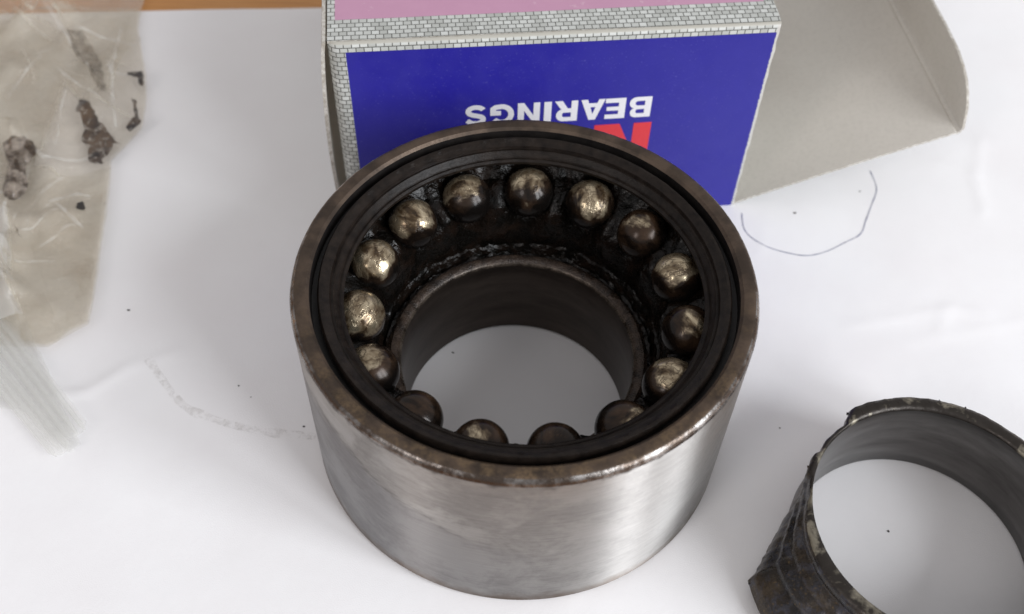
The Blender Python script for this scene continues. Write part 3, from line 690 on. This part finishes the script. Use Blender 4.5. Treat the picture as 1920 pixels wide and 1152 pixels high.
def film(name, pl, st, hf, mat, lab=None, dbl=True):
    P, T, B = tri_fill(pl, st); V = [(x-BOF.x, y-BOF.y, hf(x, y)) for x, y in P]; Fc = list(T)
    if dbl:
        o = len(V); V += [(x-BOF.x, y-BOF.y, max(.3, paper_h(x, y)+.25)) for x, y in P]; Fc += [tuple(i+o for i in reversed(t)) for t in T]
    ob = mk(name, V, Fc, [mat], bag, sharp=60)
    if lab: ob['label'] = lab
    return ob
film('film', BAG_A, 1.0, bag_h, MFILM, 'yellowed greasy film of the bag')
for k, pl in enumerate(FOLDS):
    film('film_fold', pl, 1.25, lambda x, y, k=k: bag_h(x, y)+.35+.25*k+.5*nz(x*.06+k, y*.06), MFOLD if k != 3 else MGLARE, None, False)  # last fold is the clear film with the white glare painted in
    n_ = len(pl)
    for a_ in range(n_):
        q0, q1 = pl[a_], pl[(a_+1) % n_]
        if min(q0[0], q1[0]) < -122 or seg_d((q0[0]+q1[0])/2, (q0[1]+q1[1])/2, BAG_A) < 5: continue
        ribbon('fold_edge_and_shadow', [((q0[0]+(q1[0]-q0[0])*t)-BOF.x, (q0[1]+(q1[1]-q0[1])*t)-BOF.y) for t in (0, .33, .66, 1)], .7, lambda x, y, k=k: bag_h(x+BOF.x, y+BOF.y)+.45+.25*k, MEDGEF, bag, 5)
for pl in (CR[0], CR[1], CR[3], CR[4], CR[6], CR[11], CR[12], CR[13]):
    ribbon('crease', [(x-BOF.x, y-BOF.y) for x, y in pl], .8, lambda x, y: bag_h(x+BOF.x, y+BOF.y)+1.5, MCREASE, bag, 8)
rc = random.Random(21); made = 0
while made < 26:
    x, y, a, L = rc.uniform(-118, -86), rc.uniform(16, 112), rc.uniform(0, math.pi), rc.uniform(7, 22)
    pts = []
    for t in (0, .35, .7, 1): pts.append((x+L*t*math.cos(a)+rc.uniform(-.8, .8), y+L*t*math.sin(a)+rc.uniform(-.8, .8)))
    if not all(inside(px, py, BAG_A) for px, py in pts): continue
    ribbon('crease', [(px-BOF.x, py-BOF.y) for px, py in pts], rc.uniform(.35, .9), lambda x, y: bag_h(x+BOF.x, y+BOF.y)+1.55+.004*made, MCREASE if made % 3 else MEDGEF, bag, 6); made += 1
for pl in SMEAR:
    film('grease_smear', pl, 1.4, lambda x, y: bag_h(x, y)+1.3, MSMEAR, None, False)
def clear_h(x, y): return .55+.5*nz(x*.12, y*.12)+sst(0, 6, seg_d(x, y, BAG_B+[BAG_B[0]]))*.9+(.6*bag_h(x, y) if y > 11 and inside(x, y, BAG_A) else 0)
film('clear_end', BAG_B, 1.5, clear_h, MCLEAR, 'clear end of the bag with the zip')
for nm, pl, lab, col in (('grease_stain', ST_A, 'large dark brown grease stain', MSTA), ('grease_stain', ST_B, 'faint long grease stain', MSTB), ('grease_stain', ST_C, 'dark stain on the bag edge', MSTA), ('grease_stain', ST_D, 'ragged dark stain on the bag corner', MSTA), ('grease_stain', ST_E, 'small black spot', MSPK), ('grease_stain', ST_F, 'thin dark streak', MSTB)):
    film(nm, ragged(pl), .7, lambda x, y: bag_h(x, y)+1.7, col, lab, False)
def zip_strip(pl, wd):
    V = []; Fc = []
    P = []
    for (a, b) in zip(pl, pl[1:]):
        n = max(2, int(math.dist(a, b)/1.5))
        for i in range(n): t = i/n; P.append(Vector((a[0]+(b[0]-a[0])*t, a[1]+(b[1]-a[1])*t)))
    P.append(Vector(pl[-1])); d = (P[-1]-P[0]).normalized(); nrm = Vector((-d.y, d.x))
    zt = lambda q: 1.5+.35*nz(q.x*.1, q.y*.1)+.8*sst(-95, -110, q.x)
    def tube(name, off, rx, rz, zo, par, bead=0):
        V = []; Fc = []; m = 10
        for i, q in enumerate(P):
            c = q+nrm*off*(1+.06*nz(q.x*.1, off)); e = .35 if i == len(P)-1 else 1
            for k in range(m):
                a = 2*math.pi*k/m; rr = 1+bead*math.sin(i*2.1)
                V.append((c.x+nrm.x*rx*e*math.cos(a)*rr-BOF.x, c.y+nrm.y*rx*e*math.cos(a)*rr-BOF.y, zt(q)+zo+rz*e*math.sin(a)*rr))
        for i in range(len(P)-1):
            for k in range(m): l = (k+1) % m; Fc.append((i*m+k, i*m+l, (i+1)*m+l, (i+1)*m+k))
        Fc.append(tuple(range(m))[::-1]); Fc.append(tuple((len(P)-1)*m+k for k in range(m)))
        return mk(name, V, Fc, [MZIP], par)
    zs_ = tube('zip_strip', 0, wd*.5, .22, 0, bag)
    for off in (-.34, -.05, .27): tube('ridge', off*wd, .42, .42, .42, zs_, .10)
    return zs_
zip_strip(ZIP1, 4.6); zip_strip(ZIP2, 4.0)
# brown twist of greasy film
def twist():
    pr = [(0, .6), (.05, 2.6), (.15, 3.3), (.27, 3.2), (.36, 2.4), (.42, 1.7), (.55, 1.9), (.7, 2.1), (.85, 2.0), (.95, 1.5), (1.0, .5)]
    V = []; Fc = []; m = 26
    for j, (t, r) in enumerate(pr):
        s_ = t*(len(TW)-1); i = min(len(TW)-2, int(s_)); u = s_-i
        cx = TW[i][0]+(TW[i+1][0]-TW[i][0])*u; cy = TW[i][1]+(TW[i+1][1]-TW[i][1])*u
        for k in range(m):
            a = 2*math.pi*k/m; q = r*(1+.16*math.sin(7*a+t*5)+.30*nz(math.cos(a)*2+j, math.sin(a)*2))
            V.append((cx+q*math.cos(a)-BOF.x, cy+.15*q*math.sin(a)-BOF.y, 2.6+.6*q*math.sin(a)+bag_h(cx, cy)*.4))
    for j in range(len(pr)-1):
        for k in range(m): l = (k+1) % m; Fc.append((j*m+k, j*m+l, (j+1)*m+l, (j+1)*m+k))
    o = mk('film_twist', V, Fc, [MTW], bag); o['label'] = 'brown shiny twist of greasy film'
twist()
